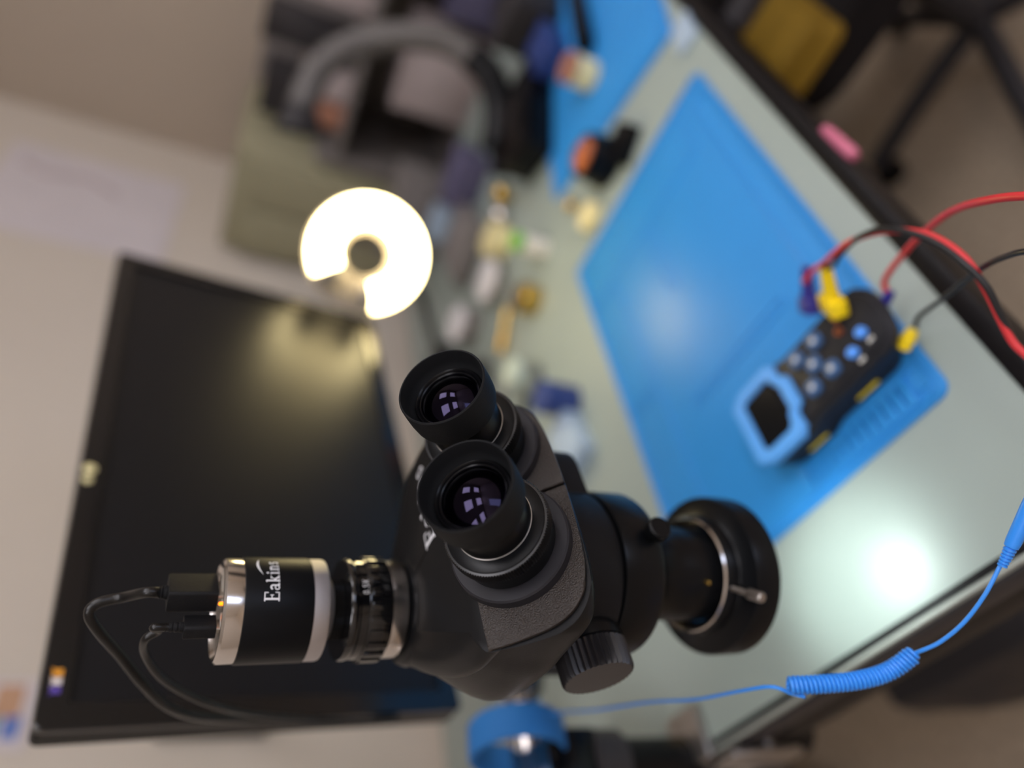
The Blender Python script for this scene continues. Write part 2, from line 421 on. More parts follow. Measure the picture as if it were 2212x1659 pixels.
def circ_r(a):                            # distance from (CX,CY) to the zoom-body circle along angle a
    dx, dy = CX-BX, CY-BY; b = dx*math.cos(a)+dy*math.sin(a); c = dx*dx+dy*dy-BR*BR
    return -b+math.sqrt(b*b-c)
def head_loft(levels):
    """levels: (z, inset, blend to circle)"""
    bm = bmesh.new(); rings = []
    for z, ins, bl in levels:
        bw = .0105*max(0, 1-abs((z+.073)/.022)**1.7)
        ring = []
        for a, r in PLr:
            q = (r-ins)*(1-bl)+circ_r(a)*bl + bw*math.exp(-((a-math.radians(-108))/.62)**2)
            ring.append(bm.verts.new((CX+q*math.cos(a), CY+q*math.sin(a), z)))
        rings.append(ring)
    n = len(PLr)
    for A, B in zip(rings, rings[1:]):
        for i in range(n): bm.faces.new((A[i], A[(i+1) % n], B[(i+1) % n], B[i]))
    bm.faces.new(rings[0]); bm.faces.new(rings[-1][::-1])
    bmesh.ops.recalc_face_normals(bm, faces=bm.faces)
    return bm
def cut(bm, co, no):
    r = bmesh.ops.bisect_plane(bm, geom=list(bm.verts)+list(bm.edges)+list(bm.faces), dist=1e-7, plane_co=co, plane_no=no, clear_outer=True)
    es = [e for e in r['geom_cut'] if isinstance(e, bmesh.types.BMEdge)]
    bmesh.ops.holes_fill(bm, edges=es, sides=0)
    return bm
top_lv = [(-.0432,.014,0),(-.0436,.009,0),(-.0448,.0045,0),(-.0466,.0016,0),(-.0486,.0003,0),(-.0506,0,0),(-.0512,.0006,0)]
low_lv = [(-.0512,.0010,0),(-.0520,.0006,0),(-.0560,.0000,0),(-.0610,-.0006,0),(-.0660,-.0010,0),(-.0700,-.0012,0),(-.0750,-.0010,0),(-.0800,-.0003,0),(-.0840,.0006,0),(-.0875,.0028,.03),(-.0910,.0045,.25),(-.0960,.004,.55),(-.1010,.002,.85),(-.1040,0,1)]
bm = head_loft(top_lv[::-1]); cut(bm, FP-EX*.0006, EX); b2 = bm.copy()
cut(bm, Vector((0,-.0010+.0016,0)), Vector((-.12,1,0)).normalized())
tag(build('head_cover', bm, M_HEAD, scope, LS, 50), 'smooth near half of the head cover')
cut(b2, Vector((0,-.0018+.0032,0)), -Vector((-.12,1,0)).normalized())
build('head_cover', b2, M_HEAD, scope, LS, 50)
bm = head_loft(low_lv[::-1]); cut(bm, FP-EX*.0014, EX); build('head_housing', bm, M_HOUSE, scope, LS, 40)
# shoulder boss and dark neck of the camera port
build('port_collar', lathe([(.0300,-.0475),(.0288,-.0440),(.0265,-.0425),(.0240,-.0420),(.0240,-.0400),(.0,-.0400)], 96), M_SATIN, scope, LS)
# grained face plates (lateral y, downhill s on the inclined plane)
def plate(pts, name, label=None):
    Pm = Matrix.Identity(4)
    for i in range(3): Pm[i][0] = (0,1,0)[i]; Pm[i][1] = DN[i]; Pm[i][2] = -EX[i]
    Pm.translation = Vector((FP.x, 0, FP.z))
    if Pm.determinant() < 0: pass
    bm = bmesh.new(); out = []
    P = [(a-.0009 if a < -.05 else a+.0006 if a > .05 else a, b+.0010 if b > 0 else b) for a, b in pts]
    lo = [bm.verts.new(Pm @ Vector((a, b, .0006))) for a, b in P]; hi = [bm.verts.new(Pm @ Vector((a, b, -.0012))) for a, b in P]
    n = len(P); ft = bm.faces.new(hi); bm.faces.new(lo[::-1])
    for i in range(n): bm.faces.new((lo[i], lo[(i+1) % n], hi[(i+1) % n], hi[i]))
    bmesh.ops.bevel(bm, geom=list(ft.edges), offset=.0009, segments=3, profile=.5, affect='EDGES')
    return build(name, bm, M_PLATE, scope, LS, 40)
def smooth_open(k, n=5):
    return [(v.x, v.y) for v in catmull([(a, b, 0) for a, b in k], n)]
near = smooth_open([(-.0022,.0312),(-.018,.0306),(-.0330,.0294),(-.0440,.0276),(-.0530,.0240),(-.0598,.0172),(-.0632,.0080),(-.0640,-.004),(-.0632,-.0215)]) + [(-.0340,-.0212),(-.0010,-.0212)]
far = smooth_open([(-.0010,.0312),(.016,.0310),(.030,.0302),(.042,.0272),(.0505,.0215),(.0560,.013),(.0590,.003),(.0600,-.010),(.0596,-.0215)]) + [(.030,-.0212),(.0002,-.0212)]
plate(near, 'face_plate'); plate(far, 'face_plate')

# eyepieces
for yy, who in ((-.0228, 'near'), (.0314, 'far')):
    o_ = Vector((CUP.x, yy, CUP.z)); em = LS @ frame_from(-EX, o_, (0,1,0))   # local z runs down into the head
    body = [(.0125,.0122),(.0160,.0122),(.0172,.0185),(.0172,.0338),(.0200,.0342),(.0222,.0350),(.0229,.0362),(.0229,.0366),(.0229,.0415),(.0226,.0422),(.0224,.0420),(.0224,.0520),(.0215,.0532),(.0100,.0532)]
    ep = build('eyepiece', lathe(body, 96, closed=False), M_SATIN, scope, em)
    build('eyecup', lathe([(.0197,.0002),(.0201,0),(.0206,.0006),(.0208,.0040),(.0209,.0100),(.0206,.0150),(.0196,.0182),(.0176,.0186),(.0168,.0180),(.0168,.0140),(.0166,.0112),(.0178,.0100),(.0188,.0060),(.0194,.0012)], 128, closed=True), M_RUB, ep)
    kn = [(.0221,.0354),(.0236,.0357),(.0241,.0361),(.0241,.0416),(.0237,.0421),(.0221,.0426)]
    build('diopter_ring', lathe(kn, 240, closed=True, teeth={1:.0004, 2:.0010, 3:.0010, 4:.0004}), M_KNURL, ep, sharp=20)
    build('marking_line', lathe([(.0172,.0332),(.0175,.0333),(.0172,.0334)], 96), M_STEEL, ep)
    build('lens_mount', lathe([(.0168,.0098),(.0161,.0090),(.0155,.0095),(.0151,.0104),(.0145,.0096),(.0140,.0100),(.0137,.0112),(.0168,.0120)], 96, closed=True), M_DEEP, ep)
    lp = [(0,.0094)] + [(.0136*math.sin(t), .0094+.0030*(1-math.cos(t))/(1-math.cos(1.1)) ) for t in [k*.11 for k in range(1, 11)]]
    lp = [(0,.0060)] + [(.0137*k/10, .0060+.0046*(k/10)**2) for k in range(1, 11)]
    build('lens', lathe(lp+[(.0136,.0125),(0,.0125)], 64), M_LENS, ep, sharp=60)
    build('flange', lathe([(.0215,.0530),(.0272,.0534),(.0280,.0542),(.0284,.0592),(.0215,.0598)], 96, closed=True), M_FLANGE, ep)

# zoom body, collar, lower barrel
AX = T3(.0493,-.0061,0)
build('zoom_body', lathe([(0,-.100),(.0470,-.1035),(.0470,-.1240),(.0455,-.1284),(.0425,-.1300),(0,-.1300)], 96, T3(-.003,0,0)), M_FLAT, scope, LS@AX)
build('body_lobe', prism(rrect(.060,.066,.018,6), -.126, -.104, .004), M_FLAT, scope, LS@T3(.055,.026,0))
build('holder_ring', lathe([(.036,-.1290),(.0440,-.1300),(.0446,-.1320),(.0446,-.1520),(.0436,-.1545),(.0330,-.1560)], 96), M_SATIN, scope, LS@AX)
build('lower_barrel', lathe([(.0330,-.1540),(.0345,-.1560),(.0345,-.1600),(.0325,-.1640),(.0275,-.1680),(.0262,-.1700),(.0262,-.1860),(.0268,-.1880),(.0268,-.2060),(.0262,-.2300),(.0220,-.2330),(.0,-.2310)], 96), M_SATIN, scope, LS@AX)
# zoom knobs left and right
for s in (-1, 1):
    km = LS @ frame_from((0, s, 0), (.0560, -.0061+s*.0165, -.1160), (1,0,0))
    kb = build('zoom_knob', lathe([(0,.0),(.0125,.0),(.0130,.010),(.0175,.024),(.0180,.026),(.0180,.030),(.0,.030)], 64), M_SATIN, scope, km)
    build('grip', lathe([(0,.0300),(.0172,.0302),(.0184,.0310),(.0184,.0330),(.0182,.0440),(.0174,.0455),(0,.0458)], 72, teeth={2:.0010,3:.0016,4:.0016,5:.0010}), M_GRIP, kb, sharp=20)
# small clamp screw on the holder
a_ = math.radians(-6)
cm = LS @ AX @ frame_from((math.cos(a_), math.sin(a_), .1), (.041*math.cos(a_), .041*math.sin(a_), -.150), (0,0,1))
cs = build('clamp_screw', lathe([(0,0),(.003,0),(.003,.006),(.0058,.0065),(.0062,.0072),(.0062,.0120),(.0055,.0128),(0,.0128)], 40), M_SATIN, scope, cm)

# ring light around the lower barrel
ring = empty('ring_light', sm @ T3(.0493,-.0061,-.2364), 'black round LED ring light around the bottom of the microscope', 'ring light')
RL = T3(0,0,.2364)
build('housing', lathe([(.0300,-.2364),(.0452,-.2364),(.0464,-.2350),(.0464,-.2192),(.0456,-.2178),(.0360,-.2160),(.0350,-.2152),(.0348,-.2090),(.0338,-.2076),(.0330,-.2074),(.0318,-.2084),(.0300,-.2130)], 128, closed=True), M_SATIN, ring, RL)
build('inner_sleeve', lathe([(.0332,-.2072),(.0326,-.2062),(.0302,-.2076),(.0278,-.2110),(.0278,-.2180),(.0310,-.2180)], 96, closed=True), M_CHROME, ring, RL)
build('emitter', lathe([(.0320,-.2370),(.0430,-.2370),(.0430,-.2362),(.0320,-.2362)], 96, closed=True), M_WHITELED, ring, RL)
a_ = math.radians(-44)
tm = RL @ frame_from((math.cos(a_), math.sin(a_), -.06), (.0345*math.cos(a_), .0345*math.sin(a_), -.2102), (0,0,1))
ts = build('thumb_screw', lathe([(0,0),(.0016,0),(.0016,.0110),(.0026,.0112),(.0030,.0118),(.0030,.0205),(.0024,.0212),(0,.0212)], 48, teeth={4:.0002,5:.0002}), M_BRASS if False else M_STEEL, ring, tm)
tag(ts, 'thin steel thumb screw with knurled end')
build('set_screw', lathe([(0,0),(.0018,0),(.0010,.0030),(0,.0036)], 24, RL @ frame_from((.75,-.66,.1), (.0262*.75,-.0262*.66,-.1985), (0,0,1))), M_BRASS, ring)
spot = bpy.data.lights.new('ring_light_beam', 'SPOT'); so = bpy.data.objects.new('ring_light_beam', spot); COL.objects.link(so)
spot.energy = SPOT_ENERGY; spot.spot_size = math.radians(80); spot.spot_blend = .9; spot.shadow_soft_size = .02; spot.color = (.86,1,.97)
so.matrix_world = sm @ T3(.0493,-.0061,-.2400)

# optical adapter between head and camera
ad = empty('camera_adapter', sm @ T3(0,0,-.0420), 'black ribbed lens adapter marked 0.5X between microscope head and camera', 'adapter')
AL = T3(0,0,.0420)
build('neck_tube', lathe([(.0236,-.0425),(.0236,-.0396),(0,-.0396)], 96), M_DEEP, ad, AL)
build('steel_ring', lathe([(.0236,-.0400),(.0249,-.0398),(.0252,-.0392),(.0252,-.0315),(.0249,-.0311),(.0240,-.0310)], 128), M_CHROME, ad, AL)
gr = build('grip_ring', lathe([(.0240,-.0312),(.0258,-.0310),(.0262,-.0300),(.0262,-.0205),(.0258,-.0190),(.0242,-.0186)], 128), M_GLOSS, ad, AL)
for k in range(24):
    a = 2*math.pi*(k+.3)/24
    build('rib', box((.0014,.0042,.0104), (.0264,0,0), bev=.0006), M_GLOSS, gr, Matrix.Rotation(a, 4, 'Z') @ T3(0,0,-.0252))
build('number_ring', lathe([(.0240,-.0190),(.0252,-.0188),(.0252,-.0150),(.0246,-.0146),(.0246,-.0138),(.0254,-.0134),(.0258,-.0126),(.0256,-.0106),(.0250,-.0098),(.0125,-.0095)], 128), M_GLOSS, ad, AL)
build('milled_neck', lathe([(.0128,-.0100),(.0146,-.0098),(.0150,-.0090),(.0150,-.0040),(.0146,-.0034),(.0128,-.0030)], 160, teeth={2:.0004,3:.0004}), M_SATIN, ad, AL, sharp=20)
q, L_ = text_quads('0.5X', SANS, .0032, .10)
phi0 = math.radians(-12)
def wrap(r, phi0, z0):
    # reading runs counter-clockwise seen from above, letter tops point up the axis
    return lambda x, y: (r*math.cos(phi0+x/r), r*math.sin(phi0+x/r), z0+y)
tag(build('marking', map_quads(q, wrap(.02532, phi0, -.0188)), M_PRINT, ad, AL, smooth=False), 'white 0.5X printed on the ring')

# the camera
ca = empty('microscope_camera', sm, 'cylindrical silver and black camera standing on the microscope port', 'camera')
build('mount_ring', lathe([(.0128,-.0042),(.0150,-.0040),(.0156,-.0034),(.0170,-.0004),(.0,-.0002)], 96), M_BRUSH, ca)
build('base_ring', lathe([(.0,0),(.0232,0),(.0246,.0006),(.0250,.0018),(.0250,.0084),(.0,.0084)], 128), M_BRUSH, ca)
build('barrel', lathe([(.0,.0082),(.0253,.0084),(.0254,.0088),(.0254,.0398),(.0252,.0404),(.0,.0404)], 128), M_CAMBLK, ca)
build('top_ring', lathe([(.0246,.0402),(.0248,.0408),(.0248,.0484),(.0236,.0496),(.0226,.0497),(.0212,.0478),(.0208,.0474)], 128), M_CHROME, ca)
build('socket_plate', lathe([(.0,.0476),(.0210,.0476),(.0210,.0474),(.0,.0472)], 96), M_STEEL, ca)
for yy, sx, sy in ((.0085,.0060,.0150),(-.0098,.0044,.0096)):
    build('socket', box((sx+.001, sy+.001, .0016), (.004, yy, .0480), bev=.0003), M_SOCK, ca)
build('socket', lathe([(.0,.0482),(.0018,.0482),(.0018,.0492),(.0034,.0492),(.0034,.0476),(.0,.0476)], 32, T3(.008,-.0178,0)), M_SOCK, ca)
tag(build('indicator_light', lathe([(0,.0500),(.0008,.0497),(.0009,.0490),(.0009,.0478),(0,.0478)], 16, T3(.0120,-.0030,.0006)), M_LED, ca), 'small orange indicator light')
q, L_ = text_quads('Eakins', SERIF, .0062, .10)
def capE(x, y): return x, y
qq = [[(x, y*(1.12 if x < .0045 else 1.)) for x, y in k] for k in q]
pr = build('lettering', map_quads(qq, wrap(.02555, math.radians(-19.5), .0252)), M_PRINT, ca, smooth=False)
tag(pr, 'white serif lettering around the barrel')
sw = []
A1 = [Vector((.0135+.0125*t, .0074+.0016*math.sin(math.pi*t)+.0012*t)) for t in [k/12 for k in range(13)]]
for i in range(12):
    w0 = .00055*math.sin(math.pi*(i+.2)/12.4); w1 = .00055*math.sin(math.pi*(i+1.2)/13.4)
    sw.append([(A1[i].x, A1[i].y-w0), (A1[i+1].x, A1[i+1].y-w1), (A1[i+1].x, A1[i+1].y+w1), (A1[i].x, A1[i].y+w0)])
tag(build('swoosh', map_quads(sw, wrap(.02555, math.radians(-19.5), .0252)), M_PRINT, ca, smooth=False), 'white arc over the lettering')
# lettering on the head
q, L_ = text_quads('Eakins', SERIF, .0125, .06)
tag(build('lettering', map_quads(q, lambda x, y: (.0600-y, .0065+x, -.04305)), M_PRINT, scope, LS, smooth=False), 'white serif lettering on the head')

# ================================================================ CAMERA CABLES
def P(*a): return Vector((a[0], a[1], a[2]+D))
si = sm.inverted()
def cable(name, label, plugc, psize, bootlen, bootr, cordr, pts, rot):
    r = empty(name, sm @ T3(*plugc), label, 'cable')
    ri = r.matrix_world.inverted()
    Rz = Matrix.Rotation(math.radians(rot), 4, 'Z')
    h = psize[2]
    build('plug', prism(rrect(psize[0], psize[1], .0016, 5), .0024, .0038+h, .0006, Rz), M_PLUG, r)
    build('plug_tip', prism(rrect(psize[0]*.42, psize[1]*.72, .0008, 3), -.0020, .0038, 0, Rz), M_SOCK, r)
    prof = [(0,.0036+h),(bootr,.0036+h),(bootr,.0046+h)]
    for k in range(3):
        z = .0046+h+bootlen*(k+.3)/3.4; prof += [(bootr*(.98-.08*k), z), (bootr*(.86-.08*k), z+.0003), (bootr*(.86-.08*k), z+.0009), (bootr*(.96-.08*k), z+.0012)]
    prof += [(bootr*.74, .0046+h+bootlen), (0, .0046+h+bootlen)]
    build('strain_relief', lathe(prof, 32), M_PLUG, r)
    z1 = .0046+h+bootlen
    path = [Vector((0,0,z1-.002)), Vector((0,0,z1+.004))] + [ri @ p for p in pts]
    build('cord', tube(path, cordr, 14, 8), M_CORD, r)
    return r

cable('display_cable', 'thick black cable with large block plug looping above the camera', (.004,.0074,.0480), (.0110,.0180,.0205), .0042, .0034, .0025,
    [P(.188,.354,.457),P(.186,.357,.467),P(.182,.36,.47),P(.178,.369,.465),P(.175,.389,.454),P(.17,.411,.441),P(.168,.436,.426),P(.174,.466,.406),P(.188,.508,.368),P(.202,.555,.315),P(.213,.582,.249)], 28)
cable('power_cable', 'thinner black cable with small plug below the thick one on the camera', (.004,-.0103,.0480), (.0068,.0110,.0125), .0075, .0025, .0019,
    [P(.171,.352,.439),P(.169,.357,.444),P(.169,.373,.443),P(.167,.394,.434),P(.168,.417,.42),P(.171,.442,.401),P(.182,.484,.372),P(.196,.532,.32),P(.211,.571,.252)], 28)

# ================================================================ BOOM STAND, STRAP, GROUND CORD
st = empty('boom_stand', (DX0, .52, D), 'dark clamp stand at the bench end carrying the microscope on a steel bar', 'stand')
def SP(*a): return P(*a) - st.location
build('post', lathe([(0,.0),(.021,.0),(.021,.104),(.017,.106),(0,.106)], 48, T3(*(SP(.163,.545,0)))), M_DEEP, st)
build('post_collar', lathe([(.022,-.0),(.028,.002),(.028,.030),(.022,.033)], 48, T3(*(SP(.163,.545,.075)))), M_DGREY, st)
build('boom_bar', lathe([(0,0),(.0185,0),(.0195,.002),(.0195,.34),(.0185,.342),(0,.342)], 48, frame_from((1,.03,-.02), SP(-.10,.548,.150))), M_CHROME, st)
build('bar_holder', box((.048,.050,.030), SP(.163,.547,.117), bev=.004), M_DEEP, st)
build('clamp_plate', box((.044,.046,.008), SP(.178,.530,.0042), bev=.002), M_STEEL, st)
build('clamp_bracket', box((.008,.034,.075), SP(.1515,.500,-.035), bev=.002), M_STEEL, st)
build('clamp_foot', box((.055,.045,.008), SP(.176,.515,-.048), bev=.002), M_STEEL, st)
build('clamp_knob', lathe([(0,-.11),(.018,-.11),(.020,-.105),(.020,-.09),(.006,-.085),(.006,-.052),(0,-.052)], 40, T3(*(SP(.176,.515,0)))), M_DEEP, st)
# focus arm from the bar to the holder ring
fa = empty('focus_arm', (.205, .43, .22+D), 'black focusing arm with ribbed knob behind the microscope body', 'bracket')
def FQ(*a): return P(*a) - fa.location
build('rack_block', box((.040,.045,.085), FQ(.202,.400,.215), bev=.004), M_FLAT, fa)
build('carrier', box((.046,.030,.026), FQ(.200,.372,.222), bev=.004), M_FLAT, fa)
build('arm_bar', tube([FQ(.203,.415,.200), FQ(.215,.47,.180), FQ(.222,.53,.152)], .013, 16), M_DEEP, fa)
for s in (-1, 1):
    kb = build('focus_knob', lathe([(0,.0),(.008,0),(.008,.012),(.017,.014),(.0185,.016),(.0185,.030),(.017,.032),(0,.032)], 60, frame_from((s,0,0), FQ(.202+s*.018,.402,.205)), teeth={4:.0008,5:.0008}), M_RUB, fa)
stp = bmesh.new()
sf = frame_from((1,.10,-.10), (0,0,0), (0,0,1))
add_lathe(stp, [(.0345,-.013),(.0362,-.0135),(.0378,-.012),(.0380,0),(.0376,.012),(.0362,.0138),(.0345,.013),(.0342,0)], 72, sf, closed=True)
for v in stp.verts: v.co.z *= 1.06
strap = build('wrist_strap', stp, M_STRAP, None)
strap.location = P(.1845,.547,.162); tag(strap, 'looped blue fabric wrist strap hanging over the steel bar', 'strap')
gc = empty('grounding_cord', P(.110,.262,.151), 'thin blue coiled grounding cord hanging past the bench end', 'cord')
def GQ(*a): return P(*a) - gc.location
build('lead_wire', tube([GQ(.190,.505,.150), GQ(.178,.470,.158), GQ(.158,.414,.168), GQ(.143,.363,.164), GQ(.13,.326,.16), GQ(.12,.29,.16), GQ(.114,.27,.158), GQ(.109,.266,.150), GQ(.106,.262,.147)], .00095, 10), M_CORDB, gc)
core = catmull([GQ(.1125,.264,.1535), GQ(.110,.257,.143), GQ(.108,.247,.125), GQ(.109,.238,.111), GQ(.113,.226,.102)], 12)
Ls = [0]
for a, b in zip(core, core[1:]): Ls.append(Ls[-1]+(b-a).length)
turns = Ls[-1]/.0021; hp = []; Nn = None
steps = int(turns*14)
for k in range(steps+1):
    d_ = Ls[-1]*k/steps; i = max(j for j in range(len(Ls)) if Ls[j] <= d_+1e-9); i = min(i, len(core)-2)
    t_ = (d_-Ls[i])/(Ls[i+1]-Ls[i]); c_ = core[i].lerp(core[i+1], t_); T_ = (core[i+1]-core[i]).normalized()
    Nn = T_.orthogonal().normalized() if Nn is None else (Nn-T_*Nn.dot(T_)).normalized(); B_ = T_.cross(Nn)
    rr = .0036*min(1, .45+k/22, .45+(steps-k)/22)
    a = 2*math.pi*turns*k/steps; hp.append(c_+rr*(math.cos(a)*Nn+math.sin(a)*B_))
build('coil', tube(hp, .00100, 7, 0), M_CORDB, gc)
build('end_wire', tube([GQ(.113,.226,.102), GQ(.112,.222,.104), GQ(.112,.212,.101), GQ(.115,.198,.098), GQ(.121,.183,.096), GQ(.129,.17,.0935)], .00095, 10), M_CORDB, gc)
pd = (GQ(.143,.144,.093)-GQ(.129,.169,.093)).normalized()
pm_ = frame_from(pd, GQ(.1287,.1695,.0930))
prof = [(0,0)]
for k in range(6):
    z = k*.0016; prof += [(.0021+.00012*k, z+.0001), (.0021+.00012*k, z+.0010), (.0015+.00012*k, z+.0011), (.0015+.00012*k, z+.0015)]
prof += [(.0030,.0100),(.0033,.0125),(.0036,.030),(.0033,.040),(0,.040)]
build('plug', lathe(prof, 32, pm_), M_CORDB, gc)

# ================================================================ BATTERY TESTER on the mat
mt = empty('battery_tester', (.330, .235, D+.0035), 'dark grey handheld tester with light blue screen surround and plugged leads', 'tester')
zt = .0360
body = smooth_open([(-.031,-.045),(-.0315,-.060),(-.022,-.0715),(-.006,-.0750),(.010,-.0745)], 4)
outline = [(-.0300,.012),(-.0300,-.058),(-.0270,-.0665),(-.0200,-.0725),(-.008,-.0745),(.010,-.0745),(.020,-.071),(.0285,-.064),(.0310,-.056),(.0310,.012),(.0345,.022),(.0345,.058),(.029,.069),(.020,.0725),(-.020,.0725),(-.029,.069),(-.0345,.058),(-.0345,.022)]
bm = bmesh.new(); n = len(outline)
V = [[bm.verts.new((x*kx, y*(ky if y < 0 else 1), z)) for x, y in outline] for kx, ky, z in ((.80,.68,0),(.86,.73,.002),(.90,.80,.012),(.98,.96,.024),(1,1,.029),(.97,.985,.0315),(.90,.96,.0325))]
for A, B in zip(V, V[1:]):
    for k in range(n): bm.faces.new((A[k], A[(k+1) % n], B[(k+1) % n], B[k]))
bm.faces.new(V[0]); bm.faces.new(V[-1])
build('shell', bm, M_METER, mt)
build('top_panel', prism([(x*.86, y*.95) for x, y in outline], zt-.0045, zt-.0018, .0012), M_METER, mt)
bo = [(-.0300,.020),(-.0180,.020),(-.0130,.0130),(.0130,.0130),(.0180,.020),(.0300,.020),(.0350,.027),(.0350,.060),(.0280,.0720),(-.0280,.0720),(-.0350,.060),(-.0350,.027)]
bi = [(-.0215,.0290),(-.0150,.0275),(-.0120,.0240),(.0120,.0240),(.0150,.0275),(.0215,.0290),(.0250,.0330),(.0250,.0560),(.0215,.0610),(-.0215,.0610),(-.0250,.0560),(-.0250,.0330)]
bm = bmesh.new(); n = len(bo)
V = [[bm.verts.new((x, y, z)) for x, y in Q] for Q, z in ((bo, zt-.006), (bo, zt+.0005), ([(x*.96,(y-.04)*.96+.04) for x, y in bo], zt+.002), ([(x*1.04,(y-.043)*1.05+.043) for x, y in bi], zt+.002), (bi, zt+.0005), (bi, zt-.006))]
for A, B in zip(V, V[1:]+V[:1]):
    for k in range(n): bm.faces.new((A[k], A[(k+1) % n], B[(k+1) % n], B[k]))
tag(build('screen_surround', bm, M_METERB, mt), 'light blue screen surround')
build('screen', box((.046,.032,.002), (0,.0445,zt-.0008)), M_BEZEL, mt)
for x, y in ((.0135,.000),(-.0010,-.0030+.001),(.0005,-.0155+.0005),(-.0145,-.0030),(.0150,-.0165)):
    pass
for bx, by in ((.0165,-.0005),(.0165,-.0205),(.0020,-.0105),(-.0125,-.0005),(-.0125,-.0205)):
    kb = build('key', prism(rrect(.0125,.0125,.004,4,bx,by), zt-.002, zt+.0012, .001), M_BTN, mt)
    build('key_mark', box((.004,.004,.0003), (bx,by,zt+.0013), bev=.0001, seg=1), M_BTNW, kb)
for bx, by in ((-.0085,-.0525),(-.0155,-.0395)):
    build('round_key', lathe([(0,.0020),(.0036,.0018),(.0042,.0008),(.0042,-.0020),(0,-.002)], 32, T3(bx,by,zt)), M_BTNB, mt)
    build('key_label', box((.0030,.0050,.0002), (bx-.0085,by-.002,zt-.0017)), M_BTNW, mt)
for bx, by in ((.0165,-.0440),(.0060,-.0400)):
    build('socket_ring', lathe([(.0018,-.002),(.0030,-.002),(.0030,.0006),(.0018,.0006)], 24, T3(bx,by,zt), closed=True), M_COPPER, mt)
for yy in (-.020, .035):
    tag(build('side_stripe', box((.0014,.020,.0030), (-.0268-(.0036 if yy > 0 else 0),yy,.009), bev=.0004), M_YEL, mt), 'yellow side stripe')
# plugs and leads
def plug_thing(name, label, m, base, d, L0, grp=None):
    r = empty(name, frame_from(d, P(*base)), label, 'plug', grp)
    return r
pl1 = empty('banana_plug', frame_from((.32,-.64,.62), P(.352,.188,.0400), (1,0,0)), 'yellow plug standing in the top of the tester', 'plug')
build('head', prism(rrect(.026,.013,.004,4), -.001, .0105, .002), M_YEL, pl1)
build('sleeve', lathe([(0,.009),(.0060,.009),(.0052,.014),(.0042,.034),(.0034,.038),(0,.038)], 32), M_YEL, pl1)
pl2 = empty('banana_plug', frame_from((.42,-.66,.45), P(.3680,.2030,.0400), (1,0,0)), 'dark blue plug in the tester, behind the yellow plug', 'plug')
build('head', prism(rrect(.020,.012,.004,4), -.001, .0105, .002), M_NAVY, pl2)
build('sleeve', lathe([(0,.009),(.0060,.009),(.0052,.014),(.0042,.030),(.0034,.034),(0,.034)], 32), M_NAVY, pl2)
pl3 = empty('banana_plug', frame_from((.1,-.9,.2), P(.335,.1640,.026), (1,0,0)), 'dark blue plug in the end of the tester, on the red lead', 'plug')
build('sleeve', lathe([(0,-.006),(.0038,-.006),(.0038,.004),(.0030,.010),(0,.010)], 32), M_NAVY, pl3)
pl4 = empty('banana_plug', frame_from((.20,-.85,.10), P(.3060,.1720,.018), (1,0,0)), 'yellow plug in the end of the tester near the mat corner', 'plug')
build('sleeve', lathe([(0,-.004),(.0050,-.004),(.0050,.004),(.0036,.010),(0,.010)], 32), M_YEL, pl4)
def lead(name, label, pts, r_, m, smooth=12):
    o = empty(name, P(*pts[0]), label, 'lead')
    build('wire', tube([P(*p)-o.location for p in pts], r_, smooth), m, o); return o

lead('test_lead', 'red test lead arching from the blue plug behind the yellow one', [(.376,.186,.056),(.371,.173,.062),(.362,.163,.068),(.352,.151,.077),(.341,.135,.085),(.327,.119,.09),(.311,.106,.092),(.293,.096,.09),(.271,.093,.085),(.254,.099,.075),(.24,.107,.065),(.229,.112,.058),(.215,.112,.052)], .0021, M_RED)
lead('test_lead', 'black test lead arching out of the top of the yellow plug', [(.363,.166,.0625),(.359,.162,.066),(.352,.156,.070),(.346,.145,.078),(.335,.128,.088),(.32,.112,.094),(.303,.102,.094),(.284,.096,.09),(.265,.095,.085),(.253,.097,.078),(.242,.104,.068),(.232,.111,.058),(.218,.115,.05)], .0019, M_BLKLEAD)
lead('test_lead', 'red test lead leaving the end of the tester towards the upper right', [(.336,.158,.027),(.342,.150,.034),(.332,.122,.05),(.314,.098,.07),(.293,.079,.09),(.266,.062,.11),(.243,.048,.12),(.21,.03,.125)], .0021, M_RED)
lead('test_lead', 'black test lead leaving the yellow plug near the mat corner', [(.309,.160,.019),(.306,.151,.028),(.291,.13,.045),(.278,.109,.06),(.261,.09,.08),(.25,.079,.09),(.236,.068,.1),(.215,.055,.105)], .0016, M_BLKLEAD)

# ================================================================ BENCH CLUTTER (far out of focus)
def thing_at(name, p, label, cat, group=None, rot=0):
    return empty(name, Matrix.Translation(P(*p)) @ Matrix.Rotation(math.radians(rot), 4, 'Z'), label, cat, group)
def jar(name, p, r, h, mb, ml, label, cat, lid=True, lh=.25, group=None):
    t = thing_at(name, p, label, cat, group)
    hb = h*(1-lh) if lid else h
    if lid:
        build('body', lathe([(0,0),(r*.94,0),(r,r*.06),(r,hb-.001),(r*.9,hb),(0,hb)], 40), mb, t)
        build('lid', lathe([(0,hb),(r*.97,hb),(r*1.02,hb+.001),(r*1.02,h-.002),(r*.95,h),(0,h)], 40), ml, t)
    else:
        build('body', lathe([(0,0),(r*.94,0),(r,r*.06),(r,h),(r*.92,h),(r*.9,h*.55),(0,h*.5)], 40), mb, t)
    return t
def carton(name, p, size, m, label, cat, rot=0, group=None, lidm=None):
    t = thing_at(name, p, label, cat, group, rot)
    build('body', box(size, (0,0,size[2]/2), bev=min(size)*.06), m, t)
    build('lid', box((size[0]*1.02, size[1]*1.02, size[2]*.14), (0,0,size[2]*.95), bev=min(size)*.03), lidm or m, t)
    return t
